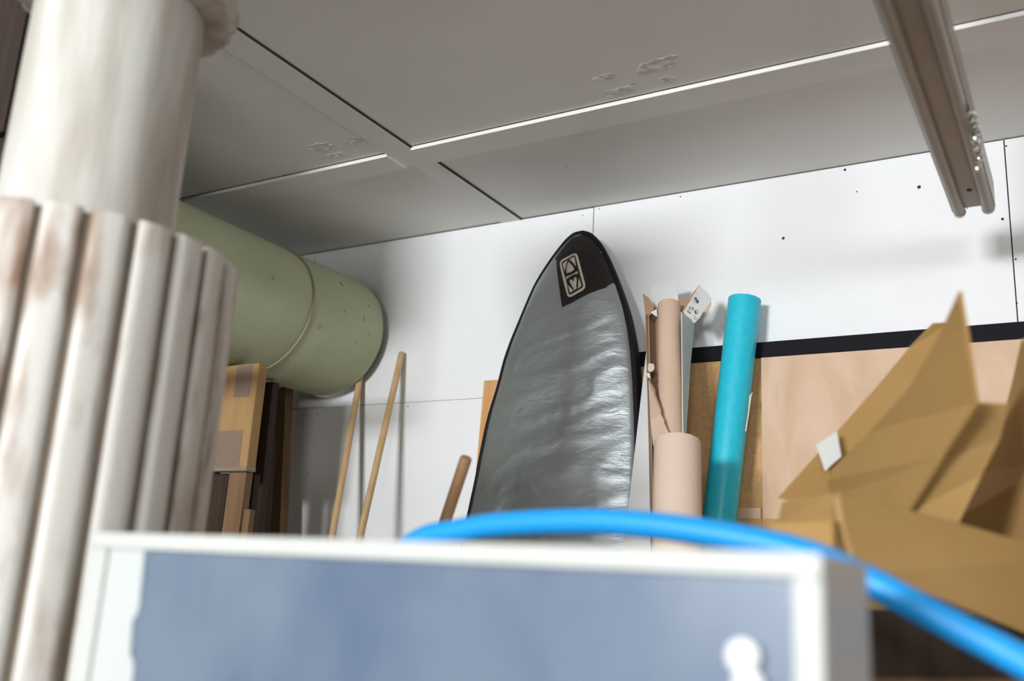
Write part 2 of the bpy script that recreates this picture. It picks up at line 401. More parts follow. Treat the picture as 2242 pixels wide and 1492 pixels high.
# body of the carton standing on the bench, its near left wall below the drooping flap
A0 = Vector((P0.x, P0.y, 0)) + u*.012 + w_*.012; L, WD = .42, .115
B0 = A0 + u*L; C0 = B0 + w_*WD; D0 = A0 + w_*WD
def wall_between(q0, q1, z0, z1, th):
    b = nb(); nrm = (q1-q0).cross(Vector((0, 0, 1))).normalized(); cc = (A0+C0)/2
    if nrm.dot(cc-q0) < 0: nrm = -nrm
    vs = [q0, q1, q1+nrm*th, q0+nrm*th]
    lo = [b.verts.new((v.x, v.y, z0)) for v in vs]; hi = [b.verts.new((v.x, v.y, z1)) for v in vs]
    b.faces.new(lo); b.faces.new(hi[::-1])
    for i in range(4): b.faces.new((lo[i], lo[(i+1) % 4], hi[(i+1) % 4], hi[i]))
    return b
for q0, q1 in ((A0, B0), (B0, C0), (C0, D0), (D0, A0)): obj('side', wall_between(q0, q1, 1.601, 1.70, .006), M['card'], t)
cb_ = thing('shade_cabinet', ((A0+C0).x/2, (A0+C0).y/2, 1.0), 'cabinet coloured dark for the shaded gap under the open cardboard carton', 'cabinet')
for q0, q1 in ((A0, B0), (B0, C0), (C0, D0), (D0, A0)): obj('side', wall_between(q0, q1, 1.0, 1.585, .015), M['plank_shade'], cb_)  # dark sides stand in for the shaded space under the carton
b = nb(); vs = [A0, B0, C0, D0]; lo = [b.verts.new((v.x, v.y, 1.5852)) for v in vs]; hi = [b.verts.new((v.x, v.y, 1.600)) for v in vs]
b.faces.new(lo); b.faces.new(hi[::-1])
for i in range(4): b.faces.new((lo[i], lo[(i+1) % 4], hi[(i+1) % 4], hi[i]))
obj('top', b, M['plank_shade'], cb_)
nn = -w_*.004
obj('ledge', wall_between(A0+nn, B0+nn, 1.508, 1.520, .0035), M['plank'], cb_)
# flaps, each a bent sheet of board
def flap(lst, th=.005, name='flap', m='card'): return obj(name, sheet(nb(), px3(lst), th), M[m], t)
flap([(1836, 1080, 1.17), (1985, 1116, 1.235), (2090, 1143, 1.28), (2242, 1187, 1.35), (2360, 1222, 1.40), (2370, 1440, 1.34), (2242, 1385, 1.28), (2060, 1312, 1.20), (1900, 1252, 1.135), (1874, 1242, 1.13), (1850, 1160, 1.15)])
flap([(1815, 1052, 1.76), (1822, 1028, 1.76), (1905, 945, 1.61), (1990, 850, 1.46), (2058, 730, 1.33), (2099, 638, 1.25), (2112, 720, 1.245), (2137, 882, 1.265), (2060, 1000, 1.33), (1985, 1122, 1.39), (1836, 1086, 1.73)])
flap([(1975, 1130, 1.41), (2055, 1010, 1.36), (2135, 886, 1.30), (2206, 888, 1.31), (2190, 960, 1.33), (2150, 1040, 1.36), (2095, 1155, 1.39)])
flap([(2078, 1145, 1.80), (2140, 1040, 1.76), (2186, 955, 1.72), (2215, 840, 1.66), (2237, 742, 1.60), (2262, 800, 1.52), (2330, 1000, 1.32), (2290, 1205, 1.40), (2222, 1186, 1.52)])
flap([(1705, 1092, 1.78), (1770, 1020, 1.785), (1832, 950, 1.79), (1925, 845, 1.80), (1995, 760, 1.80), (2045, 708, 1.80), (2080, 706, 1.81), (2090, 780, 1.81), (2030, 900, 1.81), (1900, 1040, 1.80), (1838, 1090, 1.80), (1780, 1110, 1.79)])
flap([(1818, 1080, 1.25), (1830, 1160, 1.23), (1842, 1240, 1.21), (1740, 1190, 1.32), (1700, 1150, 1.38), (1712, 1100, 1.40), (1770, 1090, 1.33)])
o = flap([(1787, 975, 1.765), (1832, 945, 1.765), (1842, 1000, 1.765), (1806, 1032, 1.765)], .001, 'paper_tab', 'white_card'); o['label'] = 'small white paper tab'

# ------------------------------------------------------------------ hanging steel rail and its chain
RZ = 2.5
e0 = PY(2090, 478, 2.365); e1 = PY(2166, 464, 2.345)
xa, xb, ye = -.2185, -.1575, 2.352
RR = .0128
t = thing('ceiling_rail', ((xa+xb)/2, 1.5, RZ), 'taupe steel channel rail with two rounded lips, hanging below the ceiling', 'rail')
yfar = .75
for x in (xa, xb):
    b = nb(); tube(b, [Vector((x, yfar, RZ+RR)), Vector((x, 1.5, RZ+RR)), Vector((x, ye, RZ+RR))], RR, 20)
    obj('lip', b, M['rail'], t, True)
    b = nb(); s = -1 if x == xa else 1
    box(b, x-.003+s*.012, x+.003+s*.012, yfar, ye-.004, RZ+RR, RZ+.075); obj('side_web', b, M['rail'], t)
    b = nb(); tube(b, [Vector((x, ye-.004, RZ+RR)), Vector((x, ye+.002, RZ+RR))], [RR+.0012]*2, 20); obj('end_rim', b, M['white_card'], t)
obj('web', box(nb(), xa+.004, xb-.004, yfar, ye-.012, RZ+.017, RZ+.022), M['rail'], t)
obj('bolt_hole', tube(nb(), [Vector(((xa+xb)/2+.003, 2.235, RZ+.0155)), Vector(((xa+xb)/2+.003, 2.235, RZ+.0175))], .0055, 14), M['screw'], t)
obj('bracket', box(nb(), xa-.008, xb+.008, 1.2, 1.24, RZ+.07, ZC), M['rail'], t)
b = nb(); sheet(b, [Vector((xa+.012, ye-.006, RZ+.034)), Vector((xa+.030, ye-.006, RZ+.034)), Vector((xa+.016, ye-.004, RZ+.016))], .001); obj('paper_scrap', b, M['white_card'], t)
b = nb(); sheet(b, [Vector((xb-.012, ye-.006, RZ+.034)), Vector((xb-.028, ye-.006, RZ+.034)), Vector((xb-.014, ye-.004, RZ+.018))], .001); obj('paper_scrap', b, M['white_card'], t)
c = thing('chain', (xb+.02, 1.95, RZ+.01), 'short bright zinc chain draped along the ceiling rail', 'chain')
def PX(px, py, x): r = ray(px, py); return O + r*(x/r.x)
cps = smooth_path([PX(px, py, xb+RR+.004) for px, py in ((2124, 240), (2130, 262), (2137, 285), (2135, 302), (2141, 325), (2143, 345), (2139, 368))], 20)
acc = 0.; nxt = 0.; i = 0
for p, q in zip(cps, cps[1:]):
    acc += (q-p).length
    if acc >= nxt:
        d = (q-p).normalized(); uu, vv = frame_of(d); s_ = uu if i % 2 else vv
        pts = [p + d*(.0125*math.cos(a)) + s_*(.0062*math.sin(a)) for a in [2*math.pi*k/14 for k in range(14)]]
        obj('link', tube(nb(), pts, .0021, 6, closed=True), M['chain'], c, True); nxt += .0185; i += 1

# ------------------------------------------------------------------ green foam roll with cord
RX, RZc, Rr = -2.402, 2.4725, .2465; SQ = .915
t = thing('foam_roll', (RX, 1.9, RZc-Rr*SQ), 'large green foam roll tied with cord, lying high under the ceiling', 'foam roll')
b = nb(); n = 72; rings = []
YR = 2.283
prof = [(1.45, .246), (1.6, .246), (2.1, .2465), (2.25, .245), (2.275, .2425), (YR, .2415), (2.291, .2425), (2.32, .2455), (2.42, .2465), (2.45, .2455), (2.48, .2468), (2.6, .2468), (2.65, .2455), (2.660, .243)]
for y, r in prof:
    rings.append([b.verts.new((RX + (r + .0022*noise.noise(Vector((math.cos(a)*2, math.sin(a)*2, y*5))))*math.cos(a), y + (.006*noise.noise(Vector((math.cos(a)*3, math.sin(a)*3, 7))) if y > 2.64 else 0),
                               RZc + (r + .0022*noise.noise(Vector((math.cos(a)*2, math.sin(a)*2, y*5))))*SQ*math.sin(a))) for a in [2*math.pi*k/n for k in range(n)]])
for i in range(len(rings)-1):
    for k in range(n): b.faces.new((rings[i][k], rings[i][(k+1) % n], rings[i+1][(k+1) % n], rings[i+1][k]))
obj('outer_layer', b, M['foam'], t, True)
b = nb()                                             # spiral of the rolled sheet
sp0, sp1 = [], []
for k in range(260):
    a = 2*math.pi*k/52; r = .226 - .036*k/52
    sp0.append(Vector((RX + r*math.cos(a), 1.455, RZc + r*SQ*math.sin(a)))); sp1.append(Vector((RX + r*math.cos(a), 2.652, RZc + r*SQ*math.sin(a))))
q0 = [b.verts.new(v) for v in sp0]; q1 = [b.verts.new(v) for v in sp1]
for i in range(len(q0)-1): b.faces.new((q0[i], q0[i+1], q1[i+1], q1[i]))
o = obj('rolled_layers', b, M['foam_in'], t, True)
md = o.modifiers.new('thickness', 'SOLIDIFY'); md.thickness = .022; md.offset = 0
ring = [Vector((RX + (.2445)*math.cos(a), YR + .010*math.sin(a+.4), RZc + .2445*SQ*math.sin(a))) for a in [2*math.pi*k/80 for k in range(80)]]
obj('cord', tube(nb(), ring, .0034, 8, closed=True), M['rope'], t, True)

def on_roll(px, py):
    r = ray(px, py); a_ = (r.x/.2472)**2 + (r.z/(.2472*SQ))**2; ox, oz = -RX, CZ-RZc
    b_ = 2*(r.x*ox/.2472**2 + r.z*oz/(.2472*SQ)**2); c_ = (ox/.2472)**2 + (oz/(.2472*SQ))**2 - 1
    k = (-b_ - math.sqrt(max(0, b_*b_-4*a_*c_)))/(2*a_); return O + r*k
for (x0, y0, x1, y1) in ((692, 722, 700, 706), (795, 692, 799, 704), (777, 748, 780, 756), (753, 680, 757, 685), (792, 635, 796, 639), (805, 668, 809, 673), (745, 618, 752, 627), (596, 606, 599, 614), (690, 852, 698, 856), (805, 740, 808, 730)):
    p0, p1 = on_roll(x0, y0), on_roll(x1, y1); m_ = (p0+p1)/2
    obj('nick', tube(nb(), [p0, m_, p1], [.0006, .0018, .0006], 5), M['foam_in'], t)
# taped box and planks below it
t = thing('taped_carton', (-2.44, 2.19, 1.905), 'brown cardboard carton sealed with tape, below the green foam roll', 'carton')
c0, c1 = PY(565, 812, 2.15), PY(549, 1031, 2.15)
X1 = c0.x; Z0, Z1 = c1.z, 2.2445
b = nb(); box(b, -2.70, X1, 2.15, 2.19, Z0, Z1, .004); obj('body', b, M['card_old'], t)
p, q = PY(520, 800, 2.149), PY(546, 868, 2.149)
obj('tape', box(nb(), p.x, q.x, 2.1488, 2.1498, q.z, Z1-.004), M['tape'], t)
p, q = PY(470, 945, 2.149), PY(521, 1032, 2.149)
obj('tape', box(nb(), p.x, q.x, 2.1488, 2.1498, Z0+.012, p.z), M['tape'], t)
obj('clear_tape', box(nb(), -2.69, X1+.0012, 2.1484, 2.1910, Z0-.0008, Z0+.014, .004), M['clear_tape'], t)
def plank(a, bq, yt, zt, zb_x, th, m, label, yb=None):
    """upright plank: px range at top, its front at y = yt; foot on the floor"""
    x0 = PY(a, 1100, yt).x; x1 = PY(bq, 1100, yt).x
    bm_ = nb(); box(bm_, x0, x1, yt, yt+th, 0, zt, .002)
    lean = ((yb if yb is not None else yt-.05)-yt)
    for v in bm_.verts:
        k = 1 - v.co.z/zt
        v.co.y += lean*k; v.co.x += zb_x*(k - (1-1.72/zt))
    o = obj('plank', bm_, M[m], None); tag(o, label, 'plank', 'planks stacked upright under the foam roll'); return o
plank(590, 626, 2.585, 2.274, .26, .04, 'plank', 'rightmost brown plank, tallest, standing against the white wall')
plank(563, 583, 2.48, 2.252, .22, .05, 'plank_shade', 'shade-toned plank just left of the tallest brown plank')
plank(494, 531, 2.17, Z0-.001, .0, .03, 'plank', 'brown plank directly under the taped carton', 2.16)
plank(533, 551, 2.22, Z0-.001, .0, .025, 'plank_shade', 'narrow dark plank under the right corner of the taped carton', 2.20)
plank(536, 550, 2.17, 1.79, .0, .022, 'plank', 'shortest plank, ending below the taped carton', 2.14)
plank(552, 578, 2.36, 2.238, .1, .03, 'plank_shade', 'dark plank in the shadow behind the taped carton', 2.30)
plank(405, 460, 2.26, 1.95, .0, .03, 'plank_shade', 'dark plank almost wholly behind the fluted column', 2.22)
plank(462, 492, 2.19, Z0-.001, .0, .03, 'plank_shade', 'dark plank half hidden behind the fluted column', 2.17)

# added dark shelf under the roll's near end; its fascia shades the roll
ck = thing('shade_shelf', (-2.55, 1.24, 2.2), 'added dark overhead boards shading the foam roll, behind the column neck, at the left edge', 'shelf')
obj('shade_fascia', box(nb(), XL, -1.885, 1.03, 1.05, 2.46, ZC-.0005), M['shade_wood'], ck)
for k in range(4): obj('board', box(nb(), XL, -1.90, 1.055+k*.125, 1.175+k*.125, 2.215, 2.2435), M['shade_wood'], ck)
obj('hanger', box(nb(), -1.93, -1.90, 1.06, 1.09, 2.2436, ZC-.0005), M['shade_wood'], ck)

# ------------------------------------------------------------------ dowels and stick
def rod(name, top, bot, r, m, label, cat, chamfer=True):
    """rod from its top point through a second visible point down to the floor"""
    d = (bot-top); foot = top + d*((top.z - r*.5)/(top.z-bot.z))
    dn = d.normalized()
    pts = [foot, foot - dn*.002, top + dn*.004, top]; rad = [r*.85, r, r, r*.86]
    o = obj(name, tube(nb(), pts, rad, 18), M[m], None, True)
    return tag(o, label, cat)
rod('dowel', PY(880, 773, 2.6865), PY(791, 1165, 2.47), .0118, 'dowel', 'longer pale wooden dowel leaning clear of the foam roll', 'dowel')
rod('dowel', PY(790, 818, 2.6868), PY(729, 1165, 2.525), .0118, 'dowel', 'pale wooden dowel whose top touches the foam roll', 'dowel')
top = PY(1021, 1002, 1.59); low = PY(972, 1150, 1.635)
rod('stick', top, low, .0122, 'stick', 'short brown round stick left of the silver board bag', 'stick')

# ------------------------------------------------------------------ sheets leaning on the wall
def lean_board(name, corners, th, m, label, cat):
    o = obj(name, sheet(nb(), corners, th), M[m]); return tag(o, label, cat)
# plywood behind the bag
def yq(z): return 2.665 - .05*(2.25-z)
a = PF(1060, 834, lambda x, z: yq(z)); 
lean_board('plywood_sheet', [Vector((a.x, yq(a.z), a.z)), Vector((a.x+.40, yq(a.z), a.z)), Vector((a.x+.40, yq(0), 0)), Vector((a.x, yq(0), 0))], .012, 'ply_orange', 'orange-toned plywood sheet standing behind the silver board bag', 'plywood')
# big board with black top edging
XB0 = PY(1398, 800, 2.672).x
t = thing('edged_board', (0, 2.68, 0), 'brown hardboard sheet with a black strip along its top, against the wall', 'board')
zb1, zb0 = PY(1670, 750, 2.672).z, PY(1670, 784, 2.672).z
obj('sheet', box(nb(), XB0, 1.25, 2.6755, 2.694, 0, zb1-.004), M['hardboard'], t)
obj('edging', box(nb(), XB0, 1.25, 2.669, 2.6975, zb0, zb1, .001), M['blackbar'], t)
# plywood in front of it
px0 = PY(1668, 950, 2.650).x
zt = PY(1668, 783, 2.650).z; 
t2 = nb(); box(t2, px0, 1.2, 2.650, 2.668, 0, zt-.001); o = obj('plywood_sheet', t2, M['ply']); tag(o, 'pale pink-grained plywood sheet under the black strip, right of the teal roll', 'plywood')
zz0, zz1 = PY(1640, 1135, 2.63).z, PY(1640, 1113, 2.63).z
o = obj('batten_offcut', box(nb(), PY(1600, 1120, 2.63).x, px0, 2.63, 2.649, 0, zz1), M['ply']); tag(o, 'low pale timber offcut between the teal roll and the plywood', 'offcut')
# flat cartons low on the right
ya = 2.605
za = PY(1640, 1136, ya).z
for (pa, pb, dz, lab) in ((1617, 1664, 0, 'folded tan cardboard sheet right beside the foot of the teal roll'), (1669, 1708, 0, 'narrow folded tan cardboard sheet in front of the plywood')):
    b = nb(); x0, x1 = PY(pa, 1150, ya).x, PY(pb, 1150, ya).x
    tt = thing('folded_carton', ((x0+x1)/2, ya+.02, 0), lab, 'cardboard', 'folded cartons beside the teal roll')
    obj('front_board', box(nb(), x0, x1, ya, ya+.005, 0, za, .001), M['card'], tt)
    obj('back_board', box(nb(), x0+.002, x1-.001, ya+.009, ya+.014, 0, za-.004, .001), M['card'], tt)
    b = nb(); tube(b, [Vector((x1, ya+.007, 0)), Vector((x1, ya+.007, za-.001))], .007, 12); obj('fold', b, M['card'], tt, True)
b = nb(); x0 = PY(1716, 1146, 2.60).x
box(b, x0, x0+.5, 2.60, 2.628, 0, PY(1716, 1146, 2.60).z); tag(obj('cardboard_panel', b, M['card']), 'wide flat cardboard panel standing low in front of the plywood', 'cardboard')

# ------------------------------------------------------------------ surfboard bag
ZN = 2.735
def plane_y(z): return 2.625 - .150*(ZN-z)
Lpx = [(1276, 511), (1262, 514), (1253, 519), (1242, 529), (1231, 542), (1212, 567), (1190, 600), (1173, 630), (1154, 673), (1137, 714), (1123, 748), (1108, 791), (1093, 849), (1078, 898), (1067, 941), (1052, 1016), (1045, 1054), (1027, 1137)]
Rpx = [(1276, 511), (1288, 514), (1295, 518), (1309, 532), (1322, 552), (1334, 578), (1350, 618), (1368, 673), (1378, 719), (1385, 767), (1390, 828), (1393, 890), (1395, 960), (1396, 1060), (1393, 1150)]
f0 = lambda x, z: plane_y(z)
Lp = [PF(x, y, f0) for x, y in Lpx]; Rp = [PF(x, y, f0) for x, y in Rpx]
# unseen lower half, tapering to the tail
cxm = (Lp[-1].x + Rp[-1].x)/2
def add_low(lst, s):
    last = lst[-1]; hw0 = abs(last.x-cxm)
    for z, hw in ((1.5, .298), (1.2, .305), (.9, .30), (.6, .275), (.3, .215), (.14, .16), (.06, .11), (.035, .0)):
        lst.append(Vector((cxm + s*hw, plane_y(z), z)))
add_low(Lp, -1); add_low(Rp, 1)
def interp(lst, z):
    for a, b in zip(lst, lst[1:]):
        if a.z >= z >= b.z and a.z > b.z:
            k = (a.z-z)/(a.z-b.z); return a.x + (b.x-a.x)*k
    return lst[-1].x if z < lst[-1].z else lst[0].x
ztop = Lp[0].z
def relief(x, z):
    """how far the cover stands out of its plane: stuffing plus creases"""
    l, r = interp(Lp, z), interp(Rp, z)
    w = max(r-l, 1e-4); tt = min(max((x-l)/w, 0), 1)
    e = 4*tt*(1-tt)
    puff = .046*min(1, w/.3)*math.sqrt(max(e, 0))
    v = Vector((x, 0, z))
    big = noise.noise(Vector((x*3.2, 1.7, z*6)))
    fold = noise.noise(Vector((x*2.6 + .8*noise.noise(Vector((x*4, 3, z*4))), 5.1, z*15 - x*4.5)))
    rid = (1-abs(fold))**5
    edge_c = max(0, (tt-.62)/.38)
    cr = noise.noise(Vector((x*8, 9.3, z*34)))*edge_c*.0016 + noise.noise(Vector((x*14, 4.3, z*26)))*edge_c*.0014
    fadez = min(1, max(0, (ztop-.20-z)/.15))
    return puff + (min(1, e*2.2))*fadez*(.0085*big + .0045*rid - .001) + cr*min(1, e*4)*fadez
def bag_y(x, z, off=0.): return plane_y(z) - relief(x, z) - off
bag = thing('board_bag', (cxm, plane_y(0), 0), 'silver surfboard bag with black trim, nose up, leaning on the white wall', 'surfboard bag')
# front cover
rows = []
b = nb(); NZ, NX = 190, 56
zs = [ztop - .0025 - (ztop-.045)*((i/NZ)**1.25) for i in range(NZ+1)]
for z in zs:
    l, r = interp(Lp, z), interp(Rp, z)
    row = []
    for j in range(NX+1):
        s = j/NX; x = l + (r-l)*s
        row.append(b.verts.new((x, bag_y(x, z), z)))
    rows.append(row)
for r0, r1 in zip(rows, rows[1:]):
    for j in range(NX): b.faces.new((r0[j], r0[j+1], r1[j+1], r1[j]))
o = obj('front_cover', b, M['silver'], bag); o.data.shade_smooth()
# trim, side band and back
def dense(lst, n=4):
    out = []
    for a, c in zip(lst, lst[1:]):
        for k in range(n): out.append(a.lerp(c, k/n))
    out.append(lst[-1]); return out
loop = smooth_path([p for p in Lp], 4) + list(reversed(smooth_path([p for p in Rp], 4)))[1:-1]
obj('trim', tube(nb(), [p + Vector((0, -.001, 0)) for p in loop], .0088, 10, closed=True), M['black'], bag, True)
b = nb(); N = len(loop)
def thick(z): return .030 + .042*min(1, max(0, (ztop-z)/.9))
f = [b.verts.new(p) for p in loop]; m1 = [b.verts.new(p + Vector((0, thick(p.z)*.5, 0)) + Vector((p.x-cxm, 0, 0)).normalized()*.006*min(1, abs(p.x-cxm)/.1)) for p in loop]
k_ = [b.verts.new(p + Vector((0, thick(p.z), 0))) for p in loop]
for i in range(N):
    j = (i+1) % N
    b.faces.new((f[i], f[j], m1[j], m1[i])); b.faces.new((m1[i], m1[j], k_[j], k_[i]))
obj('side_band', b, M['black'], bag, True)
b = nb(); rows = []
for z in zs[::6]:
    l, r = interp(Lp, z), interp(Rp, z)
    rows.append([b.verts.new((l + (r-l)*j/8, plane_y(z)+thick(z), z)) for j in range(9)])
for r0, r1 in zip(rows, rows[1:]):
    for j in range(8): b.faces.new((r0[j], r0[j+1], r1[j+1], r1[j]))
obj('back_cover', b, M['black'], bag, True)
# shapes printed / sewn on the cover: outlines laid onto the cover's surface
def on_bag(name, poly_px, off, m, parent, grid=.012):
    pl = [PF(x, y, lambda X, Z: bag_y(X, Z, off)) for x, y in poly_px]
    co = [Vector((p.x, p.z)) for p in pl]
    xs_, zs_ = [c.x for c in co], [c.y for c in co]
    N = len(co); extra = []
    if grid:
        x = min(xs_)+grid/2
        while x < max(xs_):
            z = min(zs_)+grid/2
            while z < max(zs_):
                extra.append(Vector((x, z))); z += grid
            x += grid
    vs, es, fs, *_ = geometry.delaunay_2d_cdt(co+extra, [], [list(range(N))], 1, 1e-6)
    b = nb(); bv = [b.verts.new((v.x, bag_y(v.x, v.y, off), v.y)) for v in vs]
    for q in fs:
        try: b.faces.new([bv[i] for i in q])
        except ValueError: pass
    o = obj(name, b, M[m], parent, False); o.data.shade_smooth()
    md = o.modifiers.new('thickness', 'SOLIDIFY'); md.thickness = .0008
    return o
Z8 = lambda pts: [(1150 + x/7.46, 500 + y/7.46) for x, y in pts]
lz = [p for p in Lpx if p[1] < 566]; rz = [p for p in Rpx if p[1] < 622]
inset = lambda p, s: (p[0]+s*1.2, p[1]+1)
patch_px = [inset(p, 1) for p in reversed(lz[2:])] + [(1276, 513)] + [inset(p, -1) for p in rz[2:]] + [(1351, 624)] + Z8([(1300, 978), (1050, 1062), (900, 1135), (770, 1208), (600, 1287), (575, 1120), (545, 900), (520, 720), (508, 590), (512, 530), (478, 496)])
patch_ = on_bag('nose_patch', patch_px, .0012, 'patch', bag, .010); patch_['label'] = 'black ribbed patch on the nose'
def rounded(c, rad=.16, n=5):
    out = []
    for i in range(4):
        a, bq, d = Vector(c[i-1]), Vector(c[i]), Vector(c[(i+1) % 4])
        r_ = rad*min((a-bq).length, (d-bq).length)*1.0
        p, q = bq + (a-bq).normalized()*r_, bq + (d-bq).normalized()*r_
        for k in range(n+1):
            t_ = k/n; out.append(tuple(p*(1-t_)**2 + bq*2*t_*(1-t_) + q*t_**2))
    return out
lg = on_bag('logo', Z8(rounded([(548, 537), (841, 386), (998, 981), (695, 1153)], .24)), .0022, 'cream', patch_, .012); lg['label'] = 'cream emblem with arch and heart'
on_bag('logo', Z8(rounded([(586, 558), (812, 427), (952, 960), (716, 1100)], .17)), .0030, 'print_dark', patch_, .012)
for pc in ([(610, 592), (622, 566), (690, 524), (662, 600), (648, 660), (641, 705)],
           [(712, 512), (790, 465), (805, 482), (828, 622), (775, 560), (740, 528)],
           [(703, 545), (740, 580), (775, 620), (800, 665), (775, 695), (735, 718), (690, 732), (668, 726), (668, 680), (675, 630), (688, 580)],
           [(665, 790), (740, 765), (800, 735), (850, 698), (857, 738), (800, 752), (740, 780), (690, 815), (672, 842)],
           [(720, 868), (728, 848), (745, 838), (762, 843), (775, 862), (783, 880), (790, 850), (795, 815), (812, 797), (828, 802), (838, 825), (840, 870), (832, 930), (838, 985), (795, 1015), (778, 975), (745, 920)],
           [(695, 925), (735, 965), (780, 1015), (770, 1032), (735, 1055), (722, 1040)],
           [(878, 810), (898, 870), (915, 930), (905, 955), (855, 985), (864, 900)]):
    on_bag('logo', Z8(pc), .0038, 'cream', patch_, 0)

# ------------------------------------------------------------------ white board, torn carton with kraft tube, kraft roll, teal roll
def yl(z): return 2.592 - .30*(2.36-z)                 # white board
cs = []
for px, py in ((1418, 742), (1462, 740), (1436, 1195), (1366, 1195)):
    q = PF(px, py, lambda X, Z: yl(Z)); cs.append(q)
d1 = cs[3]-cs[0]; d2 = cs[2]-cs[1]
cs[3] = cs[0] + d1*(cs[0].z/(cs[0].z-cs[3].z)); cs[2] = cs[1] + d2*(cs[1].z/(cs[1].z-cs[2].z))
lean_board('white_board', cs, .006, 'board', 'narrow white board leaning between the silver bag and the torn carton', 'board')
SL = .30
def yc(z): return 2.565 - SL*(2.47-z)                  # back of the torn carton
tc = thing('torn_carton', (-1.0, 1.85, 0), 'tall white-outside cardboard carton torn open around a kraft tube', 'carton')
def on_y(lst, fn, off=0.): return [PF(x, y, lambda X, Z: fn(Z)+off) for x, y in lst]
def to_floor(p, q):
    d = q-p; return p + d*(p.z/(p.z-q.z))
def long_sheet(name, tl, tr, bl, br, offl, offr, m, th=.003, label=None):
    a = PF(*tl, lambda X, Z: yc(Z)+offl); b_ = PF(*tr, lambda X, Z: yc(Z)+offr); c_ = PF(*br, lambda X, Z: yc(Z)+offr); d_ = PF(*bl, lambda X, Z: yc(Z)+offl)
    o = obj(name, sheet(nb(), [a, b_, to_floor(b_, c_), to_floor(a, d_)], th), M[m], tc)
    if label: o['label'] = label
    return o
long_sheet('back_panel', (1412, 672), (1500, 668), (1424, 1110), (1500, 1110), 0, 0, 'kraft_in')
o = obj('side_panel', sheet(nb(), [PF(x, y, lambda X, Z: yc(Z)+o_) for x, y, o_ in ((1493, 684, -.095), (1521, 706, -.004), (1512, 800, -.004), (1504, 930, -.004), (1499, 1020, -.01), (1497, 1020, -.09))], .003), M['grey_card'], tc)
o['label'] = 'grey-white outer side of the carton'
long_sheet('side_panel', (1419, 690), (1414, 672), (1428, 1110), (1423, 1110), -.05, -.004, 'kraft_in')
o = obj('flap', sheet(nb(), on_y([(1425, 628), (1440, 620), (1479, 611), (1484, 640), (1486, 690), (1452, 700), (1437, 676), (1431, 670)], yc, -.006), .002), M['white_card'], tc); o['label'] = 'white flap'
o = obj('flap', sheet(nb(), on_y([(1407, 642), (1420, 652), (1430, 667), (1432, 676), (1424, 690), (1413, 690)], yc, -.045), .002), M['kraft_in'], tc)
o = obj('flap', sheet(nb(), on_y([(1484, 655), (1511, 651), (1500, 672), (1488, 682)], yc, -.004), .002), M['kraft_in'], tc)
obj('torn_scrap', sheet(nb(), on_y([(1424, 684), (1438, 677), (1439, 694), (1432, 690)], yc, -.075), .001), M['white_card'], tc)
lab_px = [(1532, 624), (1536, 630), (1548, 640), (1557, 652), (1556, 661), (1549, 672), (1539, 684), (1532, 696), (1520, 708), (1506, 696), (1493, 681), (1503, 668), (1511, 652), (1520, 640)]
labf = obj('flap', sheet(nb(), on_y(lab_px, yc, -.028), .002), M['grey_card'], tc); labf['label'] = 'printed grey-white flap with barcode and 63'
obj('flap', sheet(nb(), on_y([(1540, 684), (1548, 683), (1556, 672), (1557, 662), (1550, 668)], yc, -.026), .0015), M['kraft'], tc)
obj('torn_edge', sheet(nb(), on_y([(1528, 630), (1532, 623), (1515, 645), (1511, 653), (1494, 680), (1498, 681), (1515, 652)], yc, -.0285), .0008), M['kraft_in'], tc)
# print on the flap
def lp(u_, v_):  # flap frame in the photograph: u along the barcode's reading line, v across
    e0, e1, e2 = Vector((1523, 650)), Vector((.52, .855)), Vector((-.80, .60))
    q = e0 + e1*u_ + e2*v_; return (q.x, q.y)
bars = nb(); xx = 0.
random.seed(3)
while xx < 13.5:
    wv = random.choice((.5, .8, 1.2)); sheet(bars, on_y([lp(xx, -1), lp(xx+wv, -1), lp(xx+wv, 5.5), lp(xx, 5.5)], yc, -.0290), .0003); xx += wv + random.choice((.5, .7, 1.0))
obj('barcode', bars, M['ink'], labf)
tx = nb()
for r_ in range(3): sheet(tx, on_y([lp(0, 7+r_*2.2), lp(14-r_*2, 7+r_*2.2), lp(14-r_*2, 7.7+r_*2.2), lp(0, 7.7+r_*2.2)], yc, -.0290), .0003)
sheet(tx, on_y([lp(-14, -5), lp(12, -8), lp(12, -7.2), lp(-14, -4.2)], yc, -.0290), .0003)
obj('small_print', tx, M['ink_grey'], labf)
def text_on(s, cx_, cy_, size_px, ang, m, name):
    cu = bpy.data.curves.new('t', 'FONT'); cu.body = s; cu.size = 1; cu.align_x = 'CENTER'; cu.align_y = 'CENTER'
    to = bpy.data.objects.new('t', cu); COL.objects.link(to); dg = bpy.context.evaluated_depsgraph_get()
    me = bpy.data.meshes.new_from_object(to.evaluated_get(dg)); bpy.data.objects.remove(to)
    b = nb(); b.from_mesh(me); ca_, sa_ = math.cos(ang), math.sin(ang)
    for v in b.verts:
        x, y = v.co.x*size_px, -v.co.y*size_px
        v.co = PF(cx_ + x*ca_ - y*sa_, cy_ + x*sa_ + y*ca_, lambda X, Z: yc(Z)-.0290)
    return obj(name, b, M[m], labf)
text_on('63', 1513.5, 675.5, 11.5, math.radians(188), 'ink', 'number_print')
un = nb(); sheet(un, on_y([(1505, 680), (1513, 686), (1512, 688), (1504, 682)], yc, -.0290), .0003); sheet(un, on_y([(1521, 681), (1524, 681), (1525, 688), (1522, 688)], yc, -.0290), .0003)
obj('blue_print', un, M['ink_blue'], labf)
rg = nb(); cpts = [PF(1524.5+3.6*math.cos(a), 683+4.2*math.sin(a), lambda X, Z: yc(Z)-.0290) for a in [2*math.pi*k/20 for k in range(20)]]
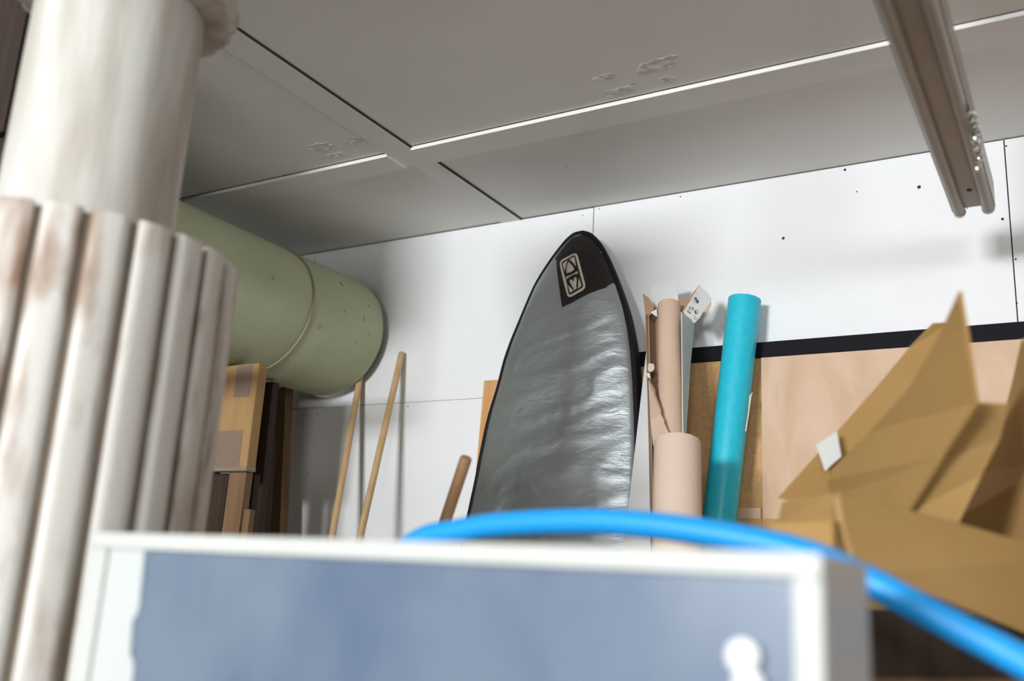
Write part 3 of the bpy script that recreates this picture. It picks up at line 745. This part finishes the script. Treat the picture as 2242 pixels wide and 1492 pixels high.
tube(rg, cpts, .0006, 6, closed=True); obj('ring_print', rg, M['ink'], labf)
rg = nb(); cpts = [PF(1523+3.0*math.cos(a), 696+3.6*math.sin(a), lambda X, Z: yc(Z)-.0290) for a in [math.pi*(.1+1.5*k/16) for k in range(17)]]
tube(rg, cpts, .0005, 6); obj('ring_print', rg, M['ink'], labf)
# torn front panel: a curved kraft-lined sheet
tear = [(1419.5, 834), (1424, 836), (1433, 853), (1434, 862), (1439, 875), (1446, 896), (1447, 908), (1454, 921), (1453, 925), (1460, 940), (1465.5, 951), (1452, 960), (1440, 968), (1436, 978), (1430, 976), (1424, 920)]
def ysh(x, z):                                           # bulges like a half tube
    cxl = PF(1450, 900, lambda X, Z: yc(Z)-.1).x; k = (x-cxl)/.055
    return yc(z) - .050 - .058*math.sqrt(max(0, 1-min(1, k*k)))
pl = [PF(x, y, ysh) for x, y in tear]
obj('torn_front', sheet(nb(), pl, .002), M['kraft'], tc)['label'] = 'torn kraft-coloured front of the carton'
obj('torn_scrap', sheet(nb(), [PF(x, y, lambda X, Z: yc(Z)-.07) for x, y in ((1420, 796), (1431, 797), (1433, 806), (1428, 814), (1420, 814), (1418, 806))], .002), M['kraft_pale'], tc)
obj('torn_scrap', sheet(nb(), [PF(x, y, lambda X, Z: yc(Z)-.07) for x, y in ((1416, 818), (1421, 817), (1425, 829), (1418, 826))], .001), M['white_card'], tc)
# kraft tube in the carton
ykt = lambda z: yc(z) - .050
A = PF(1465, 668, lambda X, Z: ykt(Z)); Bq = PF(1469, 958, lambda X, Z: ykt(Z)); ft = to_floor(A, Bq); ft.z = .015
o = tag(obj('kraft_tube', hollow(nb(), ft, A, .0332, .0320, .006, 48), M['kraft'], None, True), 'slim brown kraft tube standing inside the torn white carton', 'tube')
# wide kraft roll in front
ykr = lambda z: yc(z) - .160
A = PF(1483, 971, lambda X, Z: ykr(Z)); Bq = PF(1482.5, 1140, lambda X, Z: ykr(Z)); ft = to_floor(A, Bq); ft.z = .02
o = tag(obj('kraft_paper_roll', hollow(nb(), ft, A, .0585, .0575, .02, 64, .0012), M['kraft_pale'], None, True), 'wide pale kraft paper roll in front of the slim kraft tube', 'paper roll')
# teal roll
yt_ = lambda z: 2.633 - .12*(2.47-z)
A = PF(1630.5, 657, lambda X, Z: yt_(Z)); Bq = PF(1575.5, 1140, lambda X, Z: yt_(Z)); ft = to_floor(A, Bq); ft.z = .012
tr = thing('teal_roll', ft, 'bright teal vinyl roll leaning on the wall beside the kraft rolls', 'vinyl roll')
obj('outer_sheet', hollow(nb(), ft, A, .0385, .0468, .004, 64, .0008), M['teal'], tr, True)
obj('core', hollow(nb(), ft + (A-ft)*.002, ft + (A-ft)*.998, .0335, .0415, .004, 48), M['teal_in'], tr, True)
e = nb(); 
ex = [PF(x, y, lambda X, Z: yt_(Z)-.012) for x, y in ((1648, 858), (1640, 868), (1638, 900), (1631, 945), (1634, 945), (1641, 900), (1645, 870))]
obj('loose_edge', sheet(e, ex, .002), M['teal_in'], tr)
